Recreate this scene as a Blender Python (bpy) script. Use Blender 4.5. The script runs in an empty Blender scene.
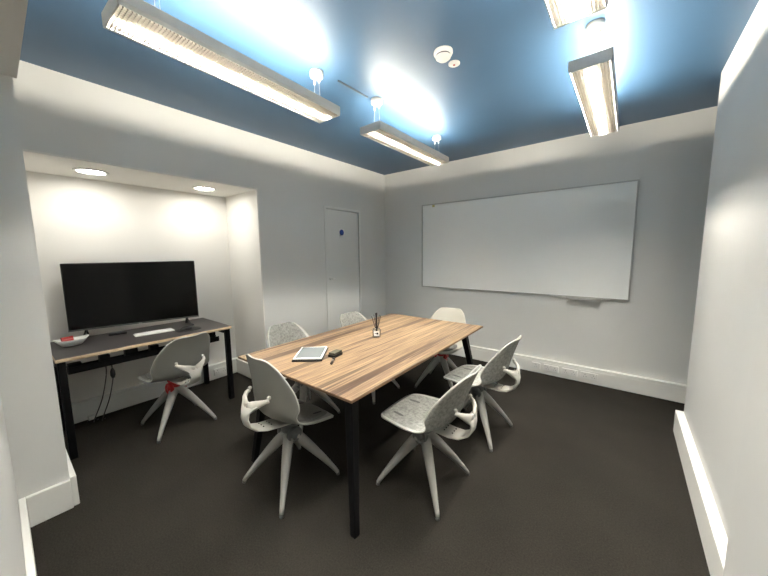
import bpy, bmesh, math, random
from mathutils import Vector, Matrix
random.seed(4)
S = bpy.context.scene
C = S.collection
PI = math.pi

# ------------------------------------------------------------------ materials
def new_mat(name):
    m = bpy.data.materials.new(name); m.use_nodes = True
    nt = m.node_tree; b = nt.nodes['Principled BSDF']
    return m, nt, b
def plain(name, col, rough=.5, metal=0, spec=.5, coat=0, bump=0, bscale=200, var=0, vscale=3):
    m, nt, b = new_mat(name)
    b.inputs['Base Color'].default_value = (*col, 1)
    b.inputs['Roughness'].default_value = rough
    b.inputs['Metallic'].default_value = metal
    b.inputs['Specular IOR Level'].default_value = spec
    b.inputs['Coat Weight'].default_value = coat
    tc = nt.nodes.new('ShaderNodeTexCoord')
    if bump:
        n = nt.nodes.new('ShaderNodeTexNoise'); n.inputs['Scale'].default_value = bscale; n.inputs['Detail'].default_value = 4
        bp = nt.nodes.new('ShaderNodeBump'); bp.inputs['Strength'].default_value = bump; bp.inputs['Distance'].default_value = .002
        nt.links.new(tc.outputs['Object'], n.inputs['Vector'])
        nt.links.new(n.outputs['Fac'], bp.inputs['Height']); nt.links.new(bp.outputs['Normal'], b.inputs['Normal'])
    if var:
        n = nt.nodes.new('ShaderNodeTexNoise'); n.inputs['Scale'].default_value = vscale; n.inputs['Detail'].default_value = 5
        r = nt.nodes.new('ShaderNodeValToRGB')
        r.color_ramp.elements[0].position = .3; r.color_ramp.elements[1].position = .7
        r.color_ramp.elements[0].color = (*[c * (1 - var) for c in col], 1)
        r.color_ramp.elements[1].color = (*[min(1, c * (1 + var)) for c in col], 1)
        nt.links.new(tc.outputs['Object'], n.inputs['Vector'])
        nt.links.new(n.outputs['Fac'], r.inputs['Fac']); nt.links.new(r.outputs['Color'], b.inputs['Base Color'])
    return m
def emis(name, col, strength):
    m, nt, b = new_mat(name)
    b.inputs['Base Color'].default_value = (.8, .8, .8, 1)
    b.inputs['Emission Color'].default_value = (*col, 1); b.inputs['Emission Strength'].default_value = strength
    return m

M = {}
M['wall'] = plain('wall_paint', (.68, .68, .655), .75, bump=.15, bscale=90, var=.015, vscale=2, spec=.3)
M['white_wall'] = plain('niche_paint', (.78, .77, .73), .75, bump=.12, bscale=90, spec=.3)
M['trim'] = plain('white_gloss_trim', (.80, .80, .76), .4, bump=.05, bscale=60)
M['ceil'] = plain('blue_ceiling_paint', (.050, .120, .215), .48, spec=.9, bump=.06, bscale=120, var=.03, vscale=3)
M['door'] = plain('door_paint', (.75, .75, .72), .5, bump=.05, bscale=40)
M['alu'] = plain('grey_aluminium', (.46, .46, .44), .45, metal=.2)
M['louvre'] = plain('pearl_louvre', (.32, .30, .265), .4, metal=.2)
M['chrome'] = plain('chrome', (.7, .7, .7), .2, metal=1)
M['black'] = plain('black_metal', (.004, .004, .0045), .4, spec=.1)
M['blackpl'] = plain('black_plastic', (.009, .009, .009), .4, spec=.25)
M['screen'] = plain('screen_glass', (.003, .003, .003), .15, spec=.18)
M['whitepl'] = plain('white_plastic', (.78, .78, .75), .4)
M['board'] = plain('whiteboard_enamel', (.90, .915, .895), .12, coat=.5)
M['bracket'] = plain('bracket_plastic', (.50, .49, .445), .45)
M['red'] = plain('red_plastic', (.42, .02, .02), .45)
M['hubgrey'] = plain('dark_grey_plastic', (.10, .105, .105), .5)
M['basewhite'] = plain('off_white_cast_base', (.29, .285, .265), .45)
M['shellgrey'] = plain('warm_grey_shell', (.20, .198, .178), .5, bump=.05, bscale=150)
M['cream'] = plain('cream_shell', (.43, .415, .35), .5)
M['pad'] = plain('grey_seat_pad', (.16, .16, .15), .9, bump=.4, bscale=400, var=.12, vscale=60)
M['slot'] = plain('dark_slot', (.02, .02, .02), .8)
M['ply'] = plain('pale_ply_edge', (.55, .42, .27), .5, var=.12, vscale=30)
M['desktop'] = plain('dark_laminate', (.048, .043, .043), .38, var=.15, vscale=6)
M['paper'] = plain('white_paper', (.85, .85, .84), .6)
M['blue'] = plain('sign_blue', (.02, .06, .30), .4)
M['lamp'] = emis('tube_glow', (1, .93, .80), 185)
M['diff'] = emis('louvre_diffuser_glow', (1, .935, .835), 1400)
M['spot'] = emis('downlight_glow', (1, .945, .86), 62)

def felt(name, c0, c1):
    m, nt, b = new_mat(name); b.inputs['Roughness'].default_value = .95; b.inputs['Specular IOR Level'].default_value = .15
    tc = nt.nodes.new('ShaderNodeTexCoord')
    n = nt.nodes.new('ShaderNodeTexNoise'); n.inputs['Scale'].default_value = 55; n.inputs['Detail'].default_value = 6; n.inputs['Roughness'].default_value = .7
    r = nt.nodes.new('ShaderNodeValToRGB'); r.color_ramp.elements[0].position = .34; r.color_ramp.elements[1].position = .62
    r.color_ramp.elements[0].color = (*c0, 1); r.color_ramp.elements[1].color = (*c1, 1)
    bp = nt.nodes.new('ShaderNodeBump'); bp.inputs['Strength'].default_value = .4; bp.inputs['Distance'].default_value = .002
    nt.links.new(tc.outputs['Object'], n.inputs['Vector']); nt.links.new(n.outputs['Fac'], r.inputs['Fac'])
    nt.links.new(r.outputs['Color'], b.inputs['Base Color']); nt.links.new(n.outputs['Fac'], bp.inputs['Height']); nt.links.new(bp.outputs['Normal'], b.inputs['Normal'])
    return m
M['felt'] = felt('mottled_grey_felt', (.17, .17, .158), (.315, .315, .29))
M['rim'] = plain('pale_shell_rim', (.40, .40, .365), .6)

def carpet():
    m, nt, b = new_mat('dark_carpet'); b.inputs['Roughness'].default_value = 1; b.inputs['Specular IOR Level'].default_value = .05
    tc = nt.nodes.new('ShaderNodeTexCoord')
    n = nt.nodes.new('ShaderNodeTexNoise'); n.inputs['Scale'].default_value = 130; n.inputs['Detail'].default_value = 5; n.inputs['Roughness'].default_value = .75
    n2 = nt.nodes.new('ShaderNodeTexNoise'); n2.inputs['Scale'].default_value = 3; n2.inputs['Detail'].default_value = 4
    ad = nt.nodes.new('ShaderNodeMath'); ad.operation = 'MULTIPLY_ADD'; ad.inputs[1].default_value = .25
    r = nt.nodes.new('ShaderNodeValToRGB'); r.color_ramp.elements[0].position = .42; r.color_ramp.elements[1].position = .82
    r.color_ramp.elements[0].color = (.007, .0066, .0056, 1); r.color_ramp.elements[1].color = (.029, .026, .022, 1)
    bp = nt.nodes.new('ShaderNodeBump'); bp.inputs['Strength'].default_value = .8; bp.inputs['Distance'].default_value = .004
    L = nt.links.new
    L(tc.outputs['Object'], n.inputs['Vector']); L(tc.outputs['Object'], n2.inputs['Vector'])
    L(n2.outputs['Fac'], ad.inputs[0]); L(n.outputs['Fac'], ad.inputs[2]); L(ad.outputs[0], r.inputs['Fac'])
    L(r.outputs['Color'], b.inputs['Base Color']); L(n.outputs['Fac'], bp.inputs['Height']); L(bp.outputs['Normal'], b.inputs['Normal'])
    return m
M['carpet'] = carpet()

def wood():
    m, nt, b = new_mat('striped_walnut'); b.inputs['Roughness'].default_value = .42
    L = nt.links.new
    tc = nt.nodes.new('ShaderNodeTexCoord')
    mp = nt.nodes.new('ShaderNodeMapping'); mp.inputs['Scale'].default_value = (13, .42, 1)
    n = nt.nodes.new('ShaderNodeTexNoise'); n.inputs['Scale'].default_value = 1; n.inputs['Detail'].default_value = 3; n.inputs['Distortion'].default_value = .25
    mp2 = nt.nodes.new('ShaderNodeMapping'); mp2.inputs['Scale'].default_value = (70, 1.1, 1)
    n2 = nt.nodes.new('ShaderNodeTexNoise'); n2.inputs['Scale'].default_value = 1; n2.inputs['Detail'].default_value = 5
    ad = nt.nodes.new('ShaderNodeMath'); ad.operation = 'MULTIPLY_ADD'; ad.inputs[1].default_value = .45
    r = nt.nodes.new('ShaderNodeValToRGB'); e = r.color_ramp.elements
    e[0].position = .56; e[0].color = (.07, .040, .024, 1); e[1].position = .86; e[1].color = (.36, .25, .145, 1)
    for p, c in ((.635, (.10, .062, .038)), (.675, (.235, .158, .092)), (.715, (.34, .238, .138)), (.745, (.125, .078, .048)), (.775, (.28, .192, .112)), (.815, (.15, .095, .058))):
        q = e.new(p); q.color = (*c, 1)
    L(tc.outputs['Object'], mp.inputs['Vector']); L(mp.outputs[0], n.inputs['Vector'])
    L(tc.outputs['Object'], mp2.inputs['Vector']); L(mp2.outputs[0], n2.inputs['Vector'])
    L(n2.outputs['Fac'], ad.inputs[0]); L(n.outputs['Fac'], ad.inputs[2]); L(ad.outputs[0], r.inputs['Fac']); L(r.outputs['Color'], b.inputs['Base Color'])
    return m
M['wood'] = wood()
def glass():
    m, nt, b = new_mat('clear_glass'); b.inputs['Transmission Weight'].default_value = 1; b.inputs['Roughness'].default_value = .03
    b.inputs['Base Color'].default_value = (.97, .98, .97, 1); b.inputs['IOR'].default_value = 1.45
    return m
M['glass'] = glass()

# ------------------------------------------------------------------ mesh helpers
def box(bm, x0, x1, y0, y1, z0, z1):
    v = [bm.verts.new((x, y, z)) for z in (z0, z1) for y in (y0, y1) for x in (x0, x1)]
    for f in ((0, 2, 3, 1), (4, 5, 7, 6), (0, 1, 5, 4), (2, 6, 7, 3), (0, 4, 6, 2), (1, 3, 7, 5)):
        bm.faces.new([v[i] for i in f])
def prism(bm, pts, z0, z1):
    a = [bm.verts.new((x, y, z0)) for x, y in pts]; b = [bm.verts.new((x, y, z1)) for x, y in pts]
    n = len(pts)
    bm.faces.new(a[::-1]); bm.faces.new(b)
    for i in range(n):
        j = (i + 1) % n; bm.faces.new((a[i], a[j], b[j], b[i]))
def tube(bm, pts, rads, seg=12, flat=None, caps=True):
    """sweep circle/ellipse along pts; rads = list of (a,b) or r; flat = lateral axis"""
    pts = [Vector(p) for p in pts]; rings = []
    for i, p in enumerate(pts):
        t = (pts[min(i + 1, len(pts) - 1)] - pts[max(i - 1, 0)]).normalized()
        ref = Vector(flat) if flat else (Vector((0, 0, 1)) if abs(t.z) < .9 else Vector((0, 1, 0)))
        s = (ref - t * ref.dot(t)).normalized(); u = t.cross(s)
        r = rads[i] if isinstance(rads, (list, tuple)) else rads
        a, b = r if isinstance(r, tuple) else (r, r)
        rings.append([bm.verts.new(p + s * a * math.cos(2 * PI * k / seg) + u * b * math.sin(2 * PI * k / seg)) for k in range(seg)])
    for A, B in zip(rings, rings[1:]):
        for k in range(seg):
            j = (k + 1) % seg; bm.faces.new((A[k], A[j], B[j], B[k]))
    if caps:
        bm.faces.new(rings[0][::-1]); bm.faces.new(rings[-1])
def lathe(bm, prof, seg=32, axis='z', o=(0, 0, 0)):
    o = Vector(o); rings = []
    for r, h in prof:
        ring = []
        for k in range(seg):
            a = 2 * PI * k / seg; c, s = r * math.cos(a), r * math.sin(a)
            p = {'z': (c, s, h), 'x': (h, c, s), 'y': (s, h, c)}[axis]
            ring.append(bm.verts.new(o + Vector(p)))
        rings.append(ring)
    for A, B in zip(rings, rings[1:]):
        for k in range(seg):
            j = (k + 1) % seg; bm.faces.new((A[k], A[j], B[j], B[k]))
    if prof[0][0] > 1e-5: bm.faces.new(rings[0][::-1])
    if prof[-1][0] > 1e-5: bm.faces.new(rings[-1])
def obj(name, bm, mat, parent=None, smooth=False, bevel=0, loc=None, segs=2):
    bmesh.ops.remove_doubles(bm, verts=bm.verts, dist=1e-6)
    bmesh.ops.recalc_face_normals(bm, faces=bm.faces)
    me = bpy.data.meshes.new(name); bm.to_mesh(me); bm.free()
    for m in (mat if isinstance(mat, (list, tuple)) else [mat]): me.materials.append(m)
    if smooth:
        for p in me.polygons: p.use_smooth = True
    o = bpy.data.objects.new(name, me); C.objects.link(o)
    if parent: o.parent = parent
    if loc: o.location = loc
    if bevel:
        b = o.modifiers.new('bevel', 'BEVEL'); b.width = bevel; b.segments = segs; b.limit_method = 'ANGLE'; b.harden_normals = False
    return o
def bx(name, mat, x0, x1, y0, y1, z0, z1, parent=None, bevel=0):
    bm = bmesh.new(); box(bm, x0, x1, y0, y1, z0, z1); return obj(name, bm, mat, parent, bevel=bevel)
def tag(o, label, cat, group=None):
    o['label'] = label; o['category'] = cat
    if group: o['group'] = group
    return o
def empty(name, loc, rz=0):
    o = bpy.data.objects.new(name, None); C.objects.link(o); o.location = loc; o.rotation_euler = (0, 0, rz); o.empty_display_size = .1
    return o
def st(o): o['kind'] = 'structure'; return o

# ------------------------------------------------------------------ room
H = 2.634; D = 3.885; NH = 2.104
XB = -.678           # niche back wall
ny0, ny1 = .15, 1.745
px = .575            # pier face
bm = bmesh.new(); box(bm, -1.0, 4.4, -1.4, 4.2, -.1, 0); st(obj('floor', bm, M['carpet']))
bm = bmesh.new(); box(bm, -.9, 4.4, -1.4, 4.2, H, H + .1); st(obj('ceiling', bm, M['ceil']))
# left wall: solid part beyond the niche, header over the niche, with an opening cut for the door
dy0, dy1, dz = 2.655, 3.265, 2.0
bm = bmesh.new()
box(bm, -.8, 0, ny1, dy0, 0, H); box(bm, -.8, 0, dy1, D + .1, 0, H); box(bm, -.8, 0, dy0, dy1, dz, H); box(bm, -.8, -.06, dy0, dy1, 0, dz)
box(bm, -.8, 0, ny0, ny1, NH, H)
wl = st(obj('wall_left', bm, M['wall']))
# white painted niche lining: thin paint layers would clip, so the niche faces are own slabs
bm = bmesh.new(); box(bm, -.8, XB, ny0, ny1, 0, NH); st(obj('wall_niche_back', bm, M['white_wall']))
bm = bmesh.new(); box(bm, XB, -.001, ny1 - .012, ny1, 0, NH); st(obj('wall_niche_side', bm, M['white_wall']))
bm = bmesh.new()
hy = [.536, 1.361]; hx = -.325; hr = .085
# niche ceiling with two round openings
me_pts = []
box(bm, XB, -.001, ny0, ny1 - .012, NH - .012, NH)
st(obj('ceiling_niche', bm, M['white_wall']))
# pier and near wall
bm = bmesh.new(); box(bm, -.8, px, -.14, ny0, 0, H); st(obj('wall_pier', bm, M['wall']))
bm = bmesh.new(); box(bm, px, 2.5, -.14, -.04, 0, H); st(obj('wall_near', bm, M['wall']))
bm = bmesh.new(); box(bm, px, 2.5, -.04, .165, 2.31, H); st(obj('ceiling_bulkhead', bm, M['wall']))
# far wall
bm = bmesh.new(); box(bm, 0, 4.3, D, D + .12, 0, H); st(obj('wall_far', bm, M['wall']))
# right wall, slightly askew, ending in a corner with a recess behind it
A = (3.455, 3.184)
bm = bmesh.new(); prism(bm, [A, (3.433, 1.61), (3.60, 1.61), (4.3, 1.61), (4.3, 3.184)], 0, H); st(obj('wall_right', bm, M['wall']))
bm = bmesh.new(); prism(bm, [(3.379, 1.61), (3.365, -1.3), (4.3, -1.3), (4.3, 1.61)], 0, H); st(obj('wall_right_near', bm, M['wall']))
bm = bmesh.new(); box(bm, 4.3, 4.4, 3.184, D, 0, H); st(obj('wall_recess', bm, M['wall']))
bm = bmesh.new(); box(bm, 2.4, 3.6, -1.35, -1.25, 0, H); st(obj('wall_back', bm, M['wall']))
bm = bmesh.new(); box(bm, 2.4, 2.5, -1.25, -.14, 0, H); st(obj('wall_lobby', bm, M['wall']))

SK = .172
def skirt(name, pts_or_box, z=SK):
    bm = bmesh.new()
    if len(pts_or_box) == 4 and not isinstance(pts_or_box[0], tuple):
        x0, x1, y0, y1 = pts_or_box; box(bm, x0, x1, y0, y1, 0, z)
    else: prism(bm, pts_or_box, 0, z)
    return st(obj(name, bm, M['trim'], bevel=.004))
skirt('baseboard_far', (.02, 4.3, D - .05, D))
skirt('baseboard_left', (0, .022, ny1 + .001, dy0 - .03))
skirt('baseboard_left_far', (0, .022, dy1 + .03, D - .05))
skirt('baseboard_niche_back', (XB, XB + .05, ny0 + .03, ny1 - .042))
skirt('baseboard_niche_side', (XB, .022, ny1 - .042, ny1 - .012))
# pier skirting: down the niche side, round the corner, then along the near wall
skirt('baseboard_pier_side', (XB + .05, px + .012, ny0, ny0 + .026), SK + .008)
skirt('baseboard_pier_front', (px, px + .024, -.015, ny0), SK)
skirt('baseboard_near', (px, 2.5, -.04, -.015))
skirt('baseboard_right', [(3.408, 3.195), (3.388, 1.611), (3.50, 1.611), (3.50, 3.195)], .178)
skirt('baseboard_right_near', [(3.355, 1.60), (3.343, -1.25), (3.45, -1.25), (3.45, 1.60)], .178)
# trunking groove lines on far skirting (thin lip strips)
bm = bmesh.new(); box(bm, .02, 4.3, D - .0525, D - .049, .132, .140); st(obj('trim_trunking_lip', bm, M['trim']))
bm = bmesh.new(); box(bm, XB + .049, XB + .0525, ny0 + .03, ny1 - .042, .132, .140); st(obj('trim_niche_trunking_lip', bm, M['trim']))

# door in the left wall
bm = bmesh.new(); box(bm, -.05, -.008, dy0 + .006, dy1 - .004, .006, dz - .004)
door = st(obj('door_1', bm, M['door'], bevel=.002))
bm = bmesh.new()
box(bm, -.02, .008, dy0 - .03, dy0, 0, dz + .03); box(bm, -.02, .008, dy1, dy1 + .03, 0, dz + .03); box(bm, -.02, .008, dy0, dy1, dz, dz + .03)
obj('door_frame', bm, M['door'], door, bevel=.003)
bm = bmesh.new(); lathe(bm, [(.018, 0), (.018, .006), (.008, .008), (.008, .035)], 20, 'x', (-.008, dy0 + .05, 1.10))
tube(bm, [(.026, dy0 + .044, 1.10), (.028, dy0 + .07, 1.10), (.027, dy0 + .095, 1.10)], .008, 10)
obj('door_handle', bm, M['whitepl'], door, smooth=True)
sg = empty('door_sign', (-.008, 2.933, 1.71)); tag(sg, 'small square sign with a blue disc high on the pale door', 'sign')
bx('plate', M['paper'], 0, .002, -.05, .05, -.05, .05, sg, .001)
bm = bmesh.new(); lathe(bm, [(.039, .002), (.039, .003)], 32, 'x'); obj('blue_disc', bm, M['blue'], sg)

# ------------------------------------------------------------------ recessed downlights in the niche
def downlight(x, y, label, rx=1):
    t = empty('downlight', (x, y, NH - .012)); tag(t, label, 'ceiling light', 'recessed downlights in the niche')
    bm = bmesh.new(); lathe(bm, [(.105, 0), (.107, -.004), (.100, -.009), (.088, -.010), (.080, -.003), (.080, 0)], 40)
    obj('trim_ring', bm, M['whitepl'], t, smooth=True)
    bm = bmesh.new(); lathe(bm, [(.0001, -.0035), (.079, -.0035), (.079, -.001), (.0001, -.001)], 40)
    obj('diffuser', bm, M['spot'], t)
    return t
downlight(-.325, .545, 'round white downlight in the niche ceiling above the television, nearer the pillar')
downlight(-.335, 1.37, 'round white downlight in the niche ceiling near the far reveal')

# ------------------------------------------------------------------ pendant luminaires
def luminaire(cx0, y0, cx1, y1, z, label, w=.205, h=.058, wires=(), ):
    cx, cy = (cx0 + cx1) / 2, (y0 + y1) / 2
    L = math.hypot(cx1 - cx0, y1 - y0); rz = -math.atan2(cx1 - cx0, y1 - y0)
    t = empty('pendant_light', (cx, cy, z), rz); tag(t, label, 'pendant light', 'linear pendant lights')
    hw, hl = w / 2, L / 2; th = .005; s = .005
    bm = bmesh.new()
    # sloped side rails and end plates
    for sg_ in (-1, 1):
        vs = [(sg_ * (hw - s), 0), (sg_ * hw, .016), (sg_ * hw, h), (sg_ * (hw - th), h), (sg_ * (hw - th), .018), (sg_ * (hw - s - .004), .003)]
        a = [bm.verts.new((x, -hl, zz)) for x, zz in vs]; b = [bm.verts.new((x, hl, zz)) for x, zz in vs]
        bm.faces.new(a); bm.faces.new(b)
        for i in range(len(vs)):
            j = (i + 1) % len(vs); bm.faces.new((a[i], a[j], b[j], b[i]))
        y_ = sg_ * hl
        vs = [(-hw + s, 0), (hw - s, 0), (hw, .016), (hw, h), (-hw, h), (-hw, .016)]
        a = [bm.verts.new((x, y_, zz)) for x, zz in vs]; b = [bm.verts.new((x, y_ - sg_ * th, zz)) for x, zz in vs]
        bm.faces.new(a); bm.faces.new(b)
        for i in range(6):
            j = (i + 1) % 6; bm.faces.new((a[i], a[j], b[j], b[i]))
    obj('housing', bm, M['alu'], t)
    bx('reflector_tray', M['whitepl'], -hw + th, hw - th, -hl + th, hl - th, h - .0095, h - .0080, t)
    bm = bmesh.new(); tube(bm, [(0, -hl + .03, .032), (0, hl - .03, .032)], .007, 12); obj('tube_lamp', bm, M['diff'], t, smooth=True)
    bm = bmesh.new()
    n = 82
    for i in range(1, n):
        y_ = -hl + th + (L - 2 * th) * i / n; box(bm, -hw + .012, hw - .012, y_ - .0006, y_ + .0006, .002, .0128)
    for i in range(1, 13):
        x_ = -hw + .012 + (w - .024) * i / 13; box(bm, x_ - .0006, x_ + .0006, -hl + th, hl - th, .002, .0128)
    obj('louvre', bm, M['louvre'], t)
    for x_ in (0,):
        bm = bmesh.new(); tube(bm, [(x_, -hl + .03, h + .000), (x_, hl - .03, h + .000)], .007, 12)
        obj('tube_lamp', bm, M['lamp'], t, smooth=True)
    for wy in wires:
        top = H - z
        cn = bmesh.new(); lathe(cn, [(.043, top - .0005), (.045, top - .012), (.043, top - .034), (.036, top - .038), (.0001, top - .038)], 28, 'z', (0, wy, 0))
        k = obj('ceiling_cup', cn, M['whitepl'], t, smooth=True)
        for sx in (-1, 1):
            bm = bmesh.new(); tube(bm, [(sx * .022, wy, top - .036), (sx * .022, wy, top - .075)], .006, 10); 
            obj('cable_grip', bm, M['whitepl'], k, smooth=True)
            bm = bmesh.new(); tube(bm, [(sx * .022, wy, top - .07), (sx * .030, wy, h - .015)], .0013, 6)
            obj('suspension_wire', bm, M['alu'], k)
    return t
z0 = 2.365
luminaire(1.352, .378, 1.314, 1.550, z0, 'long pendant light at top left above the table near the niche', w=.212, wires=(-.42, .48))
luminaire(1.393, 1.893, 1.397, 3.052, z0, 'short-looking pendant light hanging near the far corner by the door', wires=(-.49, .50))
luminaire(2.803, 1.964, 2.822, 3.137, z0, 'pendant light on the right whose whole louvre shows, in front of the whiteboard wall', w=.19, wires=(-.45, .5))
luminaire(2.775, .32, 2.795, 1.555, z0, 'pendant light cut off by the top edge of the photo', w=.19, wires=(-.45, .48))
# surface cable between the two left cups, its shade put into the dark grey
bm = bmesh.new(); tube(bm, [(1.36, 1.60, H - .008), (1.37, 1.90, H - .008)], .006, 10)
tag(obj('ceiling_cable', bm, plain('shaded_conduit', (.10, .12, .14), .6)), 'short shade-darkened grey cable across the blue ceiling between two white cups', 'cable')

# smoke detector and small sounder
t = empty('smoke_detector', (2.068, 1.79, H)); tag(t, 'round white smoke detector on the blue ceiling', 'smoke detector')
bm = bmesh.new(); lathe(bm, [(.056, 0), (.057, -.012), (.052, -.022), (.0001, -.022)], 36); obj('base_ring', bm, M['whitepl'], t, smooth=True)
bm = bmesh.new(); lathe(bm, [(.043, -.022), (.043, -.029)], 36); obj('vent_ring', bm, M['slot'], t)
bm = bmesh.new(); lathe(bm, [(.046, -.029), (.045, -.036), (.030, -.048), (.012, -.054), (.0001, -.054)], 36); obj('sensor_cap', bm, M['whitepl'], t, smooth=True)
t = empty('ceiling_indicator', (2.07, 1.938, H)); tag(t, 'small flat white disc beside the smoke detector', 'ceiling sensor')
bm = bmesh.new(); lathe(bm, [(.036, 0), (.037, -.005), (.028, -.010), (.0001, -.010)], 32); obj('cover', bm, M['whitepl'], t, smooth=True)
bm = bmesh.new(); lathe(bm, [(.007, -.010), (.007, -.012)], 20); obj('sensor_lens', bm, M['red'], t)

# ------------------------------------------------------------------ whiteboard
t = empty('whiteboard', (.688, D, .925)); tag(t, 'wide glossy whiteboard with thin aluminium frame on the far wall', 'whiteboard')
W_, H_ = 2.40, 1.18
bx('writing_surface', M['board'], .012, W_ - .012, -.014, -.004, .012, H_ - .012, t)
bm = bmesh.new()
box(bm, 0, W_, -.02, -.002, 0, .014); box(bm, 0, W_, -.02, -.002, H_ - .014, H_); box(bm, 0, .014, -.02, -.002, .014, H_ - .014); box(bm, W_ - .014, W_, -.02, -.002, .014, H_ - .014)
obj('frame', bm, M['alu'], t, bevel=.002)
bm = bmesh.new(); box(bm, 1.86, 2.17, -.07, -.018, -.012, -.004); box(bm, 1.86, 2.17, -.073, -.068, -.012, .006)
obj('pen_tray', bm, M['alu'], t, bevel=.001)
bm = bmesh.new(); box(bm, .168, .205, -.018, -.0135, 1.135, 1.165)
tag(obj('sticker', bm, plain('faded_yellow', (.55, .50, .22), .6), None, loc=(.688, D, .925)), 'tiny faded yellow sticker at the upper left of the whiteboard', 'sticker')

# sockets on the trunking
def socket(name, x0, x1, label, gang, loc, rz, z0=.045, z1=.122, grp='sockets on the far skirting trunking'):
    t = empty(name, loc, rz); tag(t, label, 'socket', grp)
    bx('face_plate', M['whitepl'], x0, x1, -.012, 0, z0, z1, t, .002)
    for g in range(gang):
        cx = x0 + (x1 - x0) * (g + .5) / gang
        bm = bmesh.new()
        for dx, dz_, w, h in ((0, .052, .004, .008), (-.011, .030, .007, .004), (.011, .030, .007, .004)):
            box(bm, cx + dx - w / 2, cx + dx + w / 2, -.0128, -.0115, z0 + dz_ - h / 2, z0 + dz_ + h / 2)
        obj('pin_holes', bm, M['slot'], t)
        bx('switch', M['whitepl'], cx - .006 + .016, cx + .006 + .016, -.0155, -.011, z0 + .052, z0 + .064, t)
fy = D - .05
socket('data_socket', 2.235, 2.325, 'small data socket, leftmost of the four on the far trunking', 1, (0, fy, 0), 0)
socket('power_socket', 2.365, 2.512, 'double power socket second from the left on the far trunking', 2, (0, fy, 0), 0)
socket('power_socket', 2.548, 2.695, 'double power socket third from the left on the far trunking', 2, (0, fy, 0), 0)
socket('power_socket', 2.728, 2.880, 'double power socket, rightmost of the four on the far trunking', 2, (0, fy, 0), 0)
socket('power_socket', 0, .147, 'double power socket on the niche trunking behind the right desk leg', 2, (XB + .05, 1.44, 0), PI / 2, grp=None)

# ------------------------------------------------------------------ desk in the niche
dk = empty('desk', (-.30, .78, 0)); tag(dk, 'narrow desk with dark top, pale ply edge and black square legs in the niche', 'desk')
dx0, dx1, ey0, ey1 = -.325, .335, -.588, .592
bx('desk_top', M['desktop'], dx0 + .004, dx1 - .004, ey0 + .004, ey1 - .004, .738, .742, dk, .001)
bx('ply_edge', M['ply'], dx0, dx1, ey0, ey1, .716, .739, dk, .004)
for lx in (dx1 - .045, dx0 + .045):
    for ly in (ey0 + .03, ey1 - .03):
        bx('leg', M['black'], lx - .021, lx + .021, ly - .021, ly + .021, 0, .716, dk, .003)
for ly in (ey0 + .03, ey1 - .03):
    bx('side_rail', M['black'], dx0 + .07, dx1 - .07, ly - .025, ly + .025, .67, .716, dk, .003)
bm = bmesh.new()
box(bm, dx1 - .13, dx1 - .06, ey0 + .06, ey1 - .10, .605, .612); box(bm, dx1 - .064, dx1 - .06, ey0 + .06, ey1 - .10, .605, .652); box(bm, dx1 - .13, dx1 - .126, ey0 + .06, ey1 - .10, .605, .652)
tr = obj('cable_tray', bm, M['black'], dk)
for yy, hw_, hh in ((-.49, .035, .672), (-.33, .03, .69), (-.17, .04, .705), (-.02, .03, .69), (.15, .03, .69), (.43, .035, .70)):
    bx('tray_bracket', M['black'], dx1 - .125, dx1 - .065, yy - hw_, yy + hw_, .612, hh, tr, .003)
def cable(name, pts, r, mat, label, cat='cable', sm=True):
    cu = bmesh.new()
    P = [Vector(p) for p in pts]; out = []
    for i in range(len(P) - 1):
        a, b, c, d = P[max(i - 1, 0)], P[i], P[i + 1], P[min(i + 2, len(P) - 1)]
        for k in range(8):
            u = k / 8; out.append(.5 * ((2 * b) + (-a + c) * u + (2 * a - 5 * b + 4 * c - d) * u * u + (-a + 3 * b - 3 * c + d) * u ** 3))
    out.append(P[-1]); tube(cu, out, r, 8)
    return tag(obj(name, cu, mat, smooth=sm), label, cat)
greyc = plain('grey_cable', (.06, .06, .06), .5)
cable('power_cable', [(-.05, .452, .612), (-.07, .45, .52), (-.25, .435, .28), (-.52, .405, .014), (-.56, .44, .006)], .004, greyc, 'thin dark cable hanging under the desk, left one of the pair')
cable('power_cable', [(-.05, .485, .612), (-.055, .487, .56), (-.06, .487, .50), (-.22, .475, .28), (-.50, .455, .014), (-.53, .48, .006)], .004, greyc, 'thin dark cable with a black plug hanging under the desk, right one of the pair')
bm = bmesh.new(); lathe(bm, [(.0001, -.035), (.010, -.033), (.016, -.010), (.015, .02), (.007, .04), (.005, .045)], 16)
tag(obj('inline_plug', bm, M['blackpl'], smooth=True, loc=(-.056, .487, .53)), 'small black plug hanging just under the desk tray', 'plug')
t = empty('cable_adaptor', (-.585, .40, 0), .1); tag(t, 'small white adaptor with a black foot on the carpet under the desk', 'adaptor')
bx('body', M['whitepl'], -.018, .018, -.022, .022, .012, .045, t, .003); bx('foot', M['blackpl'], -.022, .022, -.03, .03, 0, .012, t, .002)

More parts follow.
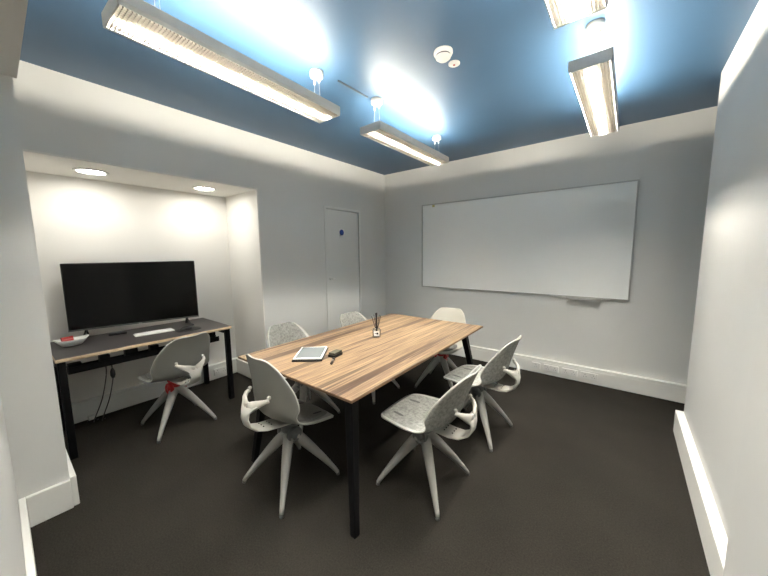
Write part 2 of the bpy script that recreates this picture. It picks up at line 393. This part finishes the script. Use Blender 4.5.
# television
tv = empty('television', (-.468, .783, .742), 0)
ang = math.radians(13)
tv.rotation_euler = (0, 0, -ang)
tag(tv, 'large black flat-screen television standing on the niche desk', 'television')
tw, zb, zt = .465, .068, .633
bx('cabinet', M['blackpl'], -.045, -.004, -tw, tw, zb, zt, tv, .006)
bx('screen', M['screen'], -.004, .0005, -tw + .008, tw - .008, zb + .016, zt - .008, tv)
bx('bottom_bezel', M['hubgrey'], -.004, .003, -tw, tw, zb, zb + .012, tv, .001)
bx('brand_mark', M['alu'], .003, .0036, -.012, .012, zb + .004, zb + .009, tv)
for yy in (-.36, .36):
    bm = bmesh.new()
    tube(bm, [(-.02, yy, zb + .01), (.0, yy + (.01 if yy > 0 else -.01), .03), (.03, yy + (.025 if yy > 0 else -.02), .010), (.085, yy + (.04 if yy > 0 else -.03), .006)], [(.010, .012), (.010, .012), (.006, .012), (.005, .010)], 12)
    tube(bm, [(-.02, yy, zb + .01), (-.04, yy, .03), (-.06, yy, .010), (-.10, yy, .006)], [(.010, .012), (.010, .012), (.006, .012), (.005, .010)], 12)
    obj('foot', bm, M['blackpl'], tv, smooth=True)

zd = .742
# bowl with a red pack
t = empty('bowl', (-.345, .320, zd), .06); t.scale = (1.08, 1.04, 1.15); tag(t, 'white oval boat-shaped bowl on the left end of the niche desk', 'bowl')
bm = bmesh.new()
N = 40; rings = []
for j, (s_, h) in enumerate(((.30, 0), (.55, .004), (.80, .022), (1.0, .045), (.97, .046), (.76, .025), (.5, .009), (.02, .008))):
    ring = []
    for k in range(N):
        a = 2 * PI * k / N; lift = .012 * math.cos(a) ** 4 * (s_ if h > .02 else 0)
        ring.append(bm.verts.new((.058 * s_ * math.sin(a), .098 * s_ * math.cos(a), h + lift)))
    rings.append(ring)
for a_, b_ in zip(rings, rings[1:]):
    for k in range(N):
        j = (k + 1) % N; bm.faces.new((a_[k], a_[j], b_[j], b_[k]))
bm.faces.new(rings[0]); bm.faces.new(rings[-1])
obj('bowl_body', bm, M['whitepl'], t, smooth=True)
t = empty('card_pack', (-.352, .300, zd + .029), .25); t.rotation_euler = (.0, -.25, .3)
tag(t, 'small red pack with a pale stripe lying in the white bowl', 'packet')
bx('pack', M['red'], -.012, .008, -.034, .034, 0, .044, t, .002); bx('stripe', plain('pink_stripe', (.55, .2, .17), .5), .008, .0088, -.034, .034, .022, .027, t)
# remote / keyboard / mouse pad
t = empty('remote_control', (-.48, .62, zd), math.radians(-14)); tag(t, 'small black remote lying on the desk under the television', 'remote control')
bx('body', M['blackpl'], -.022, .022, -.062, .062, 0, .018, t, .006); bx('button_panel', M['hubgrey'], -.012, .012, -.045, .03, .018, .0195, t, .0005)
t = empty('keyboard', (-.272, .83, zd), math.radians(-4)); tag(t, 'slim white keyboard on the dark desk top', 'keyboard')
bx('case', M['whitepl'], -.058, .058, -.142, .142, 0, .010, t, .004)
bm = bmesh.new()
for r_ in range(5):
    for k in range(14):
        x_ = .047 - r_ * .020; y_ = -.134 + k * .0193; box(bm, x_ - .0165, x_, y_, y_ + .0165, .010, .0118)
obj('keys', bm, M['paper'], t)
t = empty('desk_pad', (-.15, 1.06, zd), 0); tag(t, 'flat dark round-ended pad on the desk right of the keyboard', 'mouse pad')
bm = bmesh.new(); pts = []
for k in range(36):
    a = 2 * PI * k / 36; pts.append((.075 * math.copysign(abs(math.cos(a)) ** .7, math.cos(a)), .10 * math.copysign(abs(math.sin(a)) ** .7, math.sin(a))))
prism(bm, pts, 0, .004); obj('pad_sheet', bm, M['blackpl'], t, bevel=.001)
t = empty('mouse', (-.165, 1.045, zd + .004), .2); tag(t, 'black computer mouse on the dark pad', 'mouse')
bm = bmesh.new(); bmesh.ops.create_uvsphere(bm, u_segments=24, v_segments=12, radius=1)
for v in bm.verts: v.co = Vector((v.co.x * .032, v.co.y * .052, max(0, v.co.z) * .028))
obj('shell', bm, M['blackpl'], t, smooth=True)
bm = bmesh.new(); lathe(bm, [(.006, -.002), (.006, .002)], 12, 'y', (-.004, .026, .023)); obj('scroll_wheel', bm, M['hubgrey'], t)

# ------------------------------------------------------------------ meeting table
tb = empty('meeting_table', (1.465, 1.895, 0), .0084); tag(tb, 'large rectangular meeting table with striped walnut top and splayed black legs', 'table')
TL, TW = 1.815, 1.078; zt_ = .73
bm = bmesh.new()
def rect(hw, hl, z): return [bm.verts.new((x, y, z)) for x, y in ((-hw, -hl), (hw, -hl), (hw, hl), (-hw, hl))]
a = rect(TW / 2, TL / 2, zt_); b_ = rect(TW / 2, TL / 2, zt_ - .014); c_ = rect(TW / 2 - .018, TL / 2 - .018, zt_ - .026)
bm.faces.new(a); bm.faces.new(c_[::-1])
for P, Q in ((a, b_), (b_, c_)):
    for i in range(4): j = (i + 1) % 4; bm.faces.new((P[i], Q[i], Q[j], P[j]))
obj('table_top', bm, M['wood'], tb, bevel=.0015)
edge = plain('brown_table_edge', (.16, .095, .05), .5, var=.15, vscale=12)
bm = bmesh.new()
e_ = .0012
for (x0, x1, y0, y1) in ((-TW / 2 - e_, TW / 2 + e_, -TL / 2 - e_, -TL / 2), (-TW / 2 - e_, TW / 2 + e_, TL / 2, TL / 2 + e_), (-TW / 2 - e_, -TW / 2, -TL / 2, TL / 2), (TW / 2, TW / 2 + e_, -TL / 2, TL / 2)):
    box(bm, x0, x1, y0, y1, zt_ - .014, zt_ - .002)
obj('edge_band', bm, edge, tb)
bm = bmesh.new()
for sx in (-1, 1): box(bm, sx * .36 - .02, sx * .36 + .02, -.72, .72, .664, .7035)
for sy in (-1, 1): box(bm, -.38, .38, sy * .74 - .02, sy * .74 + .02, .664, .7035)
obj('under_frame', bm, M['black'], tb, bevel=.002)
for sx, sy, fx, fy_ in ((-1, -1, -.412, -.905), (1, -1, .533, -.900), (1, 1, .523, .87), (-1, 1, -.46, .87)):
    bm = bmesh.new()
    top = Vector((sx * .40, sy * .765, .704)); bot = Vector((fx, fy_, 0))
    vs = []
    for p, r_ in ((bot, .018), (top, .028)):
        vs.append([bm.verts.new((p.x + dx * r_, p.y + dy * r_, p.z)) for dx, dy in ((-1, -1), (1, -1), (1, 1), (-1, 1))])
    bm.faces.new(vs[0][::-1]); bm.faces.new(vs[1])
    for i in range(4): j = (i + 1) % 4; bm.faces.new((vs[0][i], vs[0][j], vs[1][j], vs[1][i]))
    obj('leg', bm, M['black'], tb, bevel=.003)

# things on the table
t = empty('tablet', (1.322, 1.305, .7305), math.radians(-47)); tag(t, 'white-framed tablet in a dark folio case on the walnut table', 'tablet')
bx('case', M['blackpl'], -.100, .100, -.140, .132, 0, .012, t, .004)
bx('bezel', M['paper'], -.094, .094, -.126, .126, .012, .0185, t, .003)
bx('screen', plain('painted_reflection_screen', (.17, .19, .19), .12), -.084, .084, -.113, .113, .0185, .0190, t)  # grey base colour stands in for reflected light on the screen
t.rotation_euler = (0, 0, math.radians(39.5))
t = empty('board_eraser', (1.476, 1.39, .7305), math.radians(8)); tag(t, 'small dark felt eraser block beside the tablet', 'board eraser')
bx('felt_base', M['blackpl'], -.028, .028, -.045, .045, 0, .018, t, .002); bx('grip', plain('olive_grey', (.07, .07, .05), .6), -.026, .026, -.043, .043, .018, .034, t, .005)
t = empty('marker_pen', (1.555, 1.29, .7305 + .009), 0); tag(t, 'short dark marker pen lying in front of the eraser block', 'marker pen')
bm = bmesh.new(); lathe(bm, [(.0001, -.045), (.008, -.043), (.009, -.02), (.009, .02)], 16, 'y'); obj('barrel', bm, plain('brown_barrel', (.06, .045, .035), .4), t, smooth=True)
bm = bmesh.new(); lathe(bm, [(.0095, .02), (.0095, .048), (.007, .052), (.0001, .052)], 16, 'y'); obj('cap', bm, M['blackpl'], t, smooth=True)
t.rotation_euler = (0, 0, math.radians(38))
t = empty('reed_diffuser', (1.40, 1.935, .7305), math.radians(38)); tag(t, 'glass reed diffuser jar with black reeds on the table', 'reed diffuser')
bm = bmesh.new()
def sqr(r_, z_, p=.55, seg=32):
    return [(r_ * math.copysign(abs(math.cos(2 * PI * k / seg)) ** p, math.cos(2 * PI * k / seg)), r_ * math.copysign(abs(math.sin(2 * PI * k / seg)) ** p, math.sin(2 * PI * k / seg)), z_) for k in range(seg)]
def loft(bm, rings, c0=True, c1=True):
    R = [[bm.verts.new(p) for p in r_] for r_ in rings]
    for P, Q in zip(R, R[1:]):
        for k in range(len(P)): j = (k + 1) % len(P); bm.faces.new((P[k], P[j], Q[j], Q[k]))
    if c0: bm.faces.new(R[0][::-1])
    if c1: bm.faces.new(R[-1])
loft(bm, [sqr(.026, 0), sqr(.033, .004), sqr(.034, .058), sqr(.028, .068), sqr(.014, .071, .9), sqr(.014, .080, .95), sqr(.010, .080, .95), sqr(.010, .070, .95), sqr(.028, .062), sqr(.029, .010), sqr(.02, .008)])
obj('glass_jar', bm, M['glass'], t, smooth=True)
bm = bmesh.new(); loft(bm, [sqr(.0275, .011), sqr(.0275, .034)]); obj('oil', bm, plain('pale_oil', (.75, .70, .58), .2), t, smooth=True)
bx('label', M['paper'], -.024, .024, -.0362, -.0352, .012, .055, t)
bm = bmesh.new(); lathe(bm, [(.009, -.0368), (.009, -.0362)], 20, 'y', (.006, 0, .034)); box(bm, -.016, -.004, -.0368, -.0362, .032, .037); obj('label_mark', bm, M['slot'], t)
for k, (ax_, ay_) in enumerate(((-.040, .00), (-.022, .012), (-.004, -.006), (.003, .008), (.024, .0), (.036, .010), (-.010, .014))):
    bm = bmesh.new(); tube(bm, [(-ax_ * .15, -ay_ * .15, .012), (ax_, ay_, .205 - abs(ax_) * .8)], .0023 if k not in (2, 3) else .0042, 8); obj('reed', bm, M['slot'], t)

# ------------------------------------------------------------------ chairs
PROF = [(.238, .426), (.228, .439), (.19, .447), (.13, .446), (.06, .441), (-.01, .436), (-.075, .434), (-.13, .440), (-.172, .458), (-.202, .492), (-.223, .54), (-.241, .595), (-.261, .65), (-.281, .705), (-.300, .750), (-.315, .782), (-.321, .792)]
WID = [.085, .138, .182, .202, .213, .218, .220, .221, .224, .228, .227, .217, .203, .182, .155, .118, .066]
KUP = [.0, -.004, .0, .006, .010, .016, .026, .045, .070, .090, .094, .086, .068, .048, .030, .016, .008]
def catm(L, u):
    n = len(L) - 1; i = min(int(u * n), n - 1); f = u * n - i
    g = lambda k: L[max(0, min(n, k))]
    def h(a, b, c, d): return .5 * (2 * b + (c - a) * f + (2 * a - 5 * b + 4 * c - d) * f * f + (3 * b - a - 3 * c + d) * f ** 3)
    if isinstance(L[0], tuple): return tuple(h(g(i - 1)[k], g(i)[k], g(i + 1)[k], g(i + 2)[k]) for k in range(len(L[0])))
    return h(g(i - 1), g(i), g(i + 1), g(i + 2))
def surf(u, v, off=0.0, wscale=1.0):
    p = catm(PROF, u); q0 = catm(PROF, max(0, u - .01)); q1 = catm(PROF, min(1, u + .01))
    tx, tz = q1[0] - q0[0], q1[1] - q0[1]; l = math.hypot(tx, tz) or 1; tx /= l; tz /= l
    nx, nz = -tz * -1, tx * -1           # normal towards the sitter
    w = max(.004, catm(WID, u)) * wscale; k = catm(KUP, u)
    s_ = k * abs(v * wscale) ** 2.2 + off
    return Vector((p[0] + nx * s_, v * w, p[1] + nz * s_))
def shell_mesh(mats, felt_faces):
    """closed shell: inner, outer skins and a rim"""
    bm = bmesh.new(); NU, NV = 52, 20
    T = .009
    g = {}
    for side in (0, 1):
        for i in range(NU + 1):
            for j in range(NV + 1):
                g[side, i, j] = bm.verts.new(surf(i / NU, -1 + 2 * j / NV, 0 if side else -T))
    for side in (0, 1):
        for i in range(NU):
            for j in range(NV):
                f = bm.faces.new((g[side, i, j], g[side, i + 1, j], g[side, i + 1, j + 1], g[side, i, j + 1]))
                rim = side == 1 and (j == 0 or j == NV - 1 or i == 0 or i >= NU - 1)
                f.material_index = 1 if rim else 0
    border = [(i, 0) for i in range(NU + 1)] + [(NU, j) for j in range(1, NV + 1)] + [(i, NV) for i in range(NU - 1, -1, -1)] + [(0, j) for j in range(NV - 1, 0, -1)]
    for k in range(len(border)):
        a, b = border[k], border[(k + 1) % len(border)]
        f = bm.faces.new((g[0, a[0], a[1]], g[0, b[0], b[1]], g[1, b[0], b[1]], g[1, a[0], a[1]])); f.material_index = 1
    return bm
def patch(u0, u1, v0, v1, off, nu=16, nv=12, thick=.002, rounded=True):
    bm = bmesh.new(); g = {}
    for s_ in (0, 1):
        for i in range(nu + 1):
            for j in range(nv + 1):
                a, b = -1 + 2 * i / nu, -1 + 2 * j / nv
                if rounded:
                    a2 = a * math.sqrt(1 - .32 * b * b); b2 = b * math.sqrt(1 - .32 * a * a)
                else: a2, b2 = a, b
                g[s_, i, j] = bm.verts.new(surf((u0 + u1) / 2 + a2 * (u1 - u0) / 2, (v0 + v1) / 2 + b2 * (v1 - v0) / 2, off + s_ * thick))
    for s_ in (0, 1):
        for i in range(nu):
            for j in range(nv): bm.faces.new((g[s_, i, j], g[s_, i + 1, j], g[s_, i + 1, j + 1], g[s_, i, j + 1]))
    border = [(i, 0) for i in range(nu + 1)] + [(nu, j) for j in range(1, nv + 1)] + [(i, nv) for i in range(nu - 1, -1, -1)] + [(0, j) for j in range(nv - 1, 0, -1)]
    for k in range(len(border)):
        a, b = border[k], border[(k + 1) % len(border)]
        bm.faces.new((g[0, a[0], a[1]], g[0, b[0], b[1]], g[1, b[0], b[1]], g[1, a[0], a[1]]))
    return bm
leg_me = None
def make_chair(name, kind):
    """front faces local +X"""
    global leg_me
    t = empty(name, (0, 0, 0)); t['category'] = 'chair'
    sm = {'felt': [M['felt'], M['rim']], 'plastic': [M['shellgrey'], M['rim']], 'cream': [M['cream'], M['cream']]}[kind]
    sh = obj('shell', shell_mesh(sm, kind == 'felt'), sm, t, smooth=True)
    if kind != 'felt':
        sp = obj('seat_pad', patch(.10, .40, -.80, .80, .0005, thick=.004), M['pad'], t, smooth=True)
    for sy in (-1, 1):
        bm = patch(.155, .225, sy * .48 - .045, sy * .48 + .045, .0052 if kind != 'felt' else .0004, 4, 8, .0008, True)
        obj('seat_slot', bm, M['slot'] if kind != 'felt' else plain('slot_shadow_felt', (.10, .10, .095), .9), t)
    # bracket that carries the back
    bm = bmesh.new()
    path = [(.05, 0, .404), (-.02, 0, .400), (-.11, 0, .394), (-.19, 0, .388), (-.245, 0, .394), (-.288, 0, .418), (-.310, 0, .455), (-.314, 0, .490), (-.306, 0, .520), (-.296, 0, .540)]
    wd = [(.050, .012), (.060, .013), (.064, .013), (.062, .012), (.056, .012), (.046, .011), (.040, .011), (.044, .011), (.062, .011), (.085, .009)]
    tube(bm, path, wd, 20, flat=(0, 1, 0))
    for sy in (-1, 1):
        tube(bm, [(-.306, sy * .010, .513), (-.302, sy * .045, .533), (-.290, sy * .076, .552), (-.270, sy * .100, .568), (-.250, sy * .110, .576)],
             [(.032, .012), (.028, .012), (.020, .012), (.013, .011), (.011, .011)], 14)
        bmesh.ops.create_uvsphere(bm, u_segments=14, v_segments=8, radius=.0115, matrix=Matrix.Translation((-.252, sy * .104, .590)))
    bw = M['basewhite'] if kind != 'cream' else M['whitepl']
    br = obj('back_bracket', bm, M['bracket'], t, smooth=True)
    for xx, zz in ((-.15, .4035), (-.20, .4005)):
        for yy in (-.026, 0, .026):
            bm = bmesh.new(); lathe(bm, [(.0045, .0), (.0045, .003)], 10, 'z', (xx, yy, zz)); obj('bracket_hole', bm, M['slot'], br)
    # mechanism
    hubmat = M['hubgrey'] if kind == 'felt' else (M['red'] if kind in ('cream',) else M['hubgrey'])
    bm = bmesh.new()
    lathe(bm, [(.040, .325), (.046, .335), (.048, .365), (.058, .385), (.058, .398), (.03, .402)], 28)
    box(bm, -.05, .085, -.035, .035, .392, .425)
    hub = obj('swivel_hub', bm, hubmat, t, smooth=False, bevel=.003)
    for sy in (-1, 1):
        bm = bmesh.new(); lathe(bm, [(.044, 0), (.050, .006), (.049, .024), (.040, .030), (.033, .022), (.020, .022), (.015, .030), (.0001, .031)], 28, 'y')
        k = obj('tension_knob', bm, hubmat, t, smooth=True, loc=(.0, sy * .036, .322)); k.rotation_euler = (0, 0, 0 if sy > 0 else PI)
    bm = bmesh.new(); lathe(bm, [(.0001, .262), (.018, .264), (.032, .278), (.042, .305), (.044, .330), (.030, .338), (.0001, .338)], 28)
    bc = obj('base_crown', bm, M['basewhite'], t, smooth=True)
    for k in range(4):
        if leg_me is None:
            bm = bmesh.new()
            tube(bm, [(.008, 0, .318), (.045, 0, .292), (.095, 0, .243), (.145, 0, .190), (.20, 0, .130), (.25, 0, .072), (.280, 0, .034), (.292, 0, .016)],
                 [(.032, .034), (.033, .034), (.030, .031), (.026, .026), (.0205, .021), (.016, .016), (.0135, .0135), (.012, .012)], 16, flat=(0, 1, 0))
            l = obj('leg', bm, M['basewhite'], t, smooth=True)
            leg_me = l.data
            bm = bmesh.new(); lathe(bm, [(.010, 0), (.012, .003), (.012, .012), (.008, .018)], 14, 'z', (.293, 0, 0)); g = obj('foot_glide', bm, M['hubgrey'], l, smooth=True)
            gl_me = g.data; make_chair.gl = gl_me
        else:
            l = bpy.data.objects.new('leg', leg_me); C.objects.link(l); l.parent = t
            g = bpy.data.objects.new('foot_glide', make_chair.gl); C.objects.link(g); g.parent = l
        l.rotation_euler = (0, 0, PI / 4 + k * PI / 2)
    return t
def copy_chair(src):
    r = src.copy(); C.objects.link(r)
    for ch in list(src.children):
        c = ch.copy(); C.objects.link(c); c.parent = r
        for g in list(ch.children):
            d = g.copy(); C.objects.link(d); d.parent = c
    return r
def place(t, x, y, face, base, label, pitch=0):
    t.location = (x, y, 0); t.rotation_euler = (0, 0, math.radians(face)); t['label'] = label; t['group'] = 'swivel chairs in the meeting room'
    k = 0; piv = Matrix.Translation((0, 0, .36))
    for ch in t.children:
        if pitch and ch.name.split('.')[0] in ('shell', 'seat_pad', 'seat_slot', 'back_bracket', 'swivel_hub'):
            ch.matrix_basis = piv @ Matrix.Rotation(math.radians(pitch), 4, 'Y') @ piv.inverted()
        if ch.name.split('.')[0] == 'leg':
            ch.rotation_euler = (0, 0, math.radians(base + 45 + 90 * k - face)); k += 1
felt0 = make_chair('swivel_chair', 'felt')
plas0 = make_chair('swivel_chair', 'plastic')
crm0 = make_chair('swivel_chair', 'cream')
place(felt0, 2.090, 1.545, 181, 0, 'mottled grey felt chair on the right side of the table nearest the camera')
cC = copy_chair(felt0); place(cC, 2.146, 2.295, 177, -4, 'mottled grey felt chair on the right side of the table farther from the camera', 3)
cG = copy_chair(felt0); place(cG, .86, 1.58, 0, 0, 'grey felt chair whose back rises behind the table by the niche corner')
cF = copy_chair(felt0); place(cF, 1.01, 2.31, 0, 0, 'small-looking grey felt chair back standing in front of the door')
cD = copy_chair(plas0)
place(plas0, 1.408, 1.045, 89, -1, 'warm grey plastic chair with slotted seat pad at the near end of the table', 15)
place(cD, .066, .856, 190, 0, 'warm grey plastic chair with a red hub pulled up to the niche desk', 2)
for ch in cD.children:
    if ch.name.split('.')[0] in ('swivel_hub', 'tension_knob'):
        ch.data = ch.data.copy(); ch.data.materials[0] = M['red']; ch['label'] = 'red plastic mechanism'
place(crm0, 1.53, 2.87, -82, 8, 'cream chair with a red hub at the far end of the table before the whiteboard')

# ------------------------------------------------------------------ world and camera
w = bpy.data.worlds.new('World'); S.world = w; w.use_nodes = True
w.node_tree.nodes['Background'].inputs[0].default_value = (.6, .62, .65, 1); w.node_tree.nodes['Background'].inputs[1].default_value = .15
cam = bpy.data.cameras.new('Camera'); co = bpy.data.objects.new('Camera', cam); C.objects.link(co); S.camera = co
f, yaw, pitch, roll, cx, cz = 303.0, .660815, .116947, -.0110071, 2.98784, 1.43664
fw = Vector((-math.sin(yaw) * math.cos(pitch), math.cos(yaw) * math.cos(pitch), -math.sin(pitch)))
r = Vector((math.cos(yaw), math.sin(yaw), 0)); u = r.cross(fw)
r2 = math.cos(roll) * r + math.sin(roll) * u; u2 = -math.sin(roll) * r + math.cos(roll) * u
mt = Matrix((r2, u2, -fw)).transposed().to_4x4(); mt.translation = Vector((cx, 0, cz)); co.matrix_world = mt
cam.sensor_width = 36; cam.sensor_fit = 'HORIZONTAL'; cam.lens = f / 768 * 36; cam.clip_start = .02
S.view_settings.view_transform = 'Standard'; S.view_settings.look = 'None'; S.view_settings.gamma = 1; S.view_settings.exposure = 0.6
S.view_settings.use_curve_mapping = False
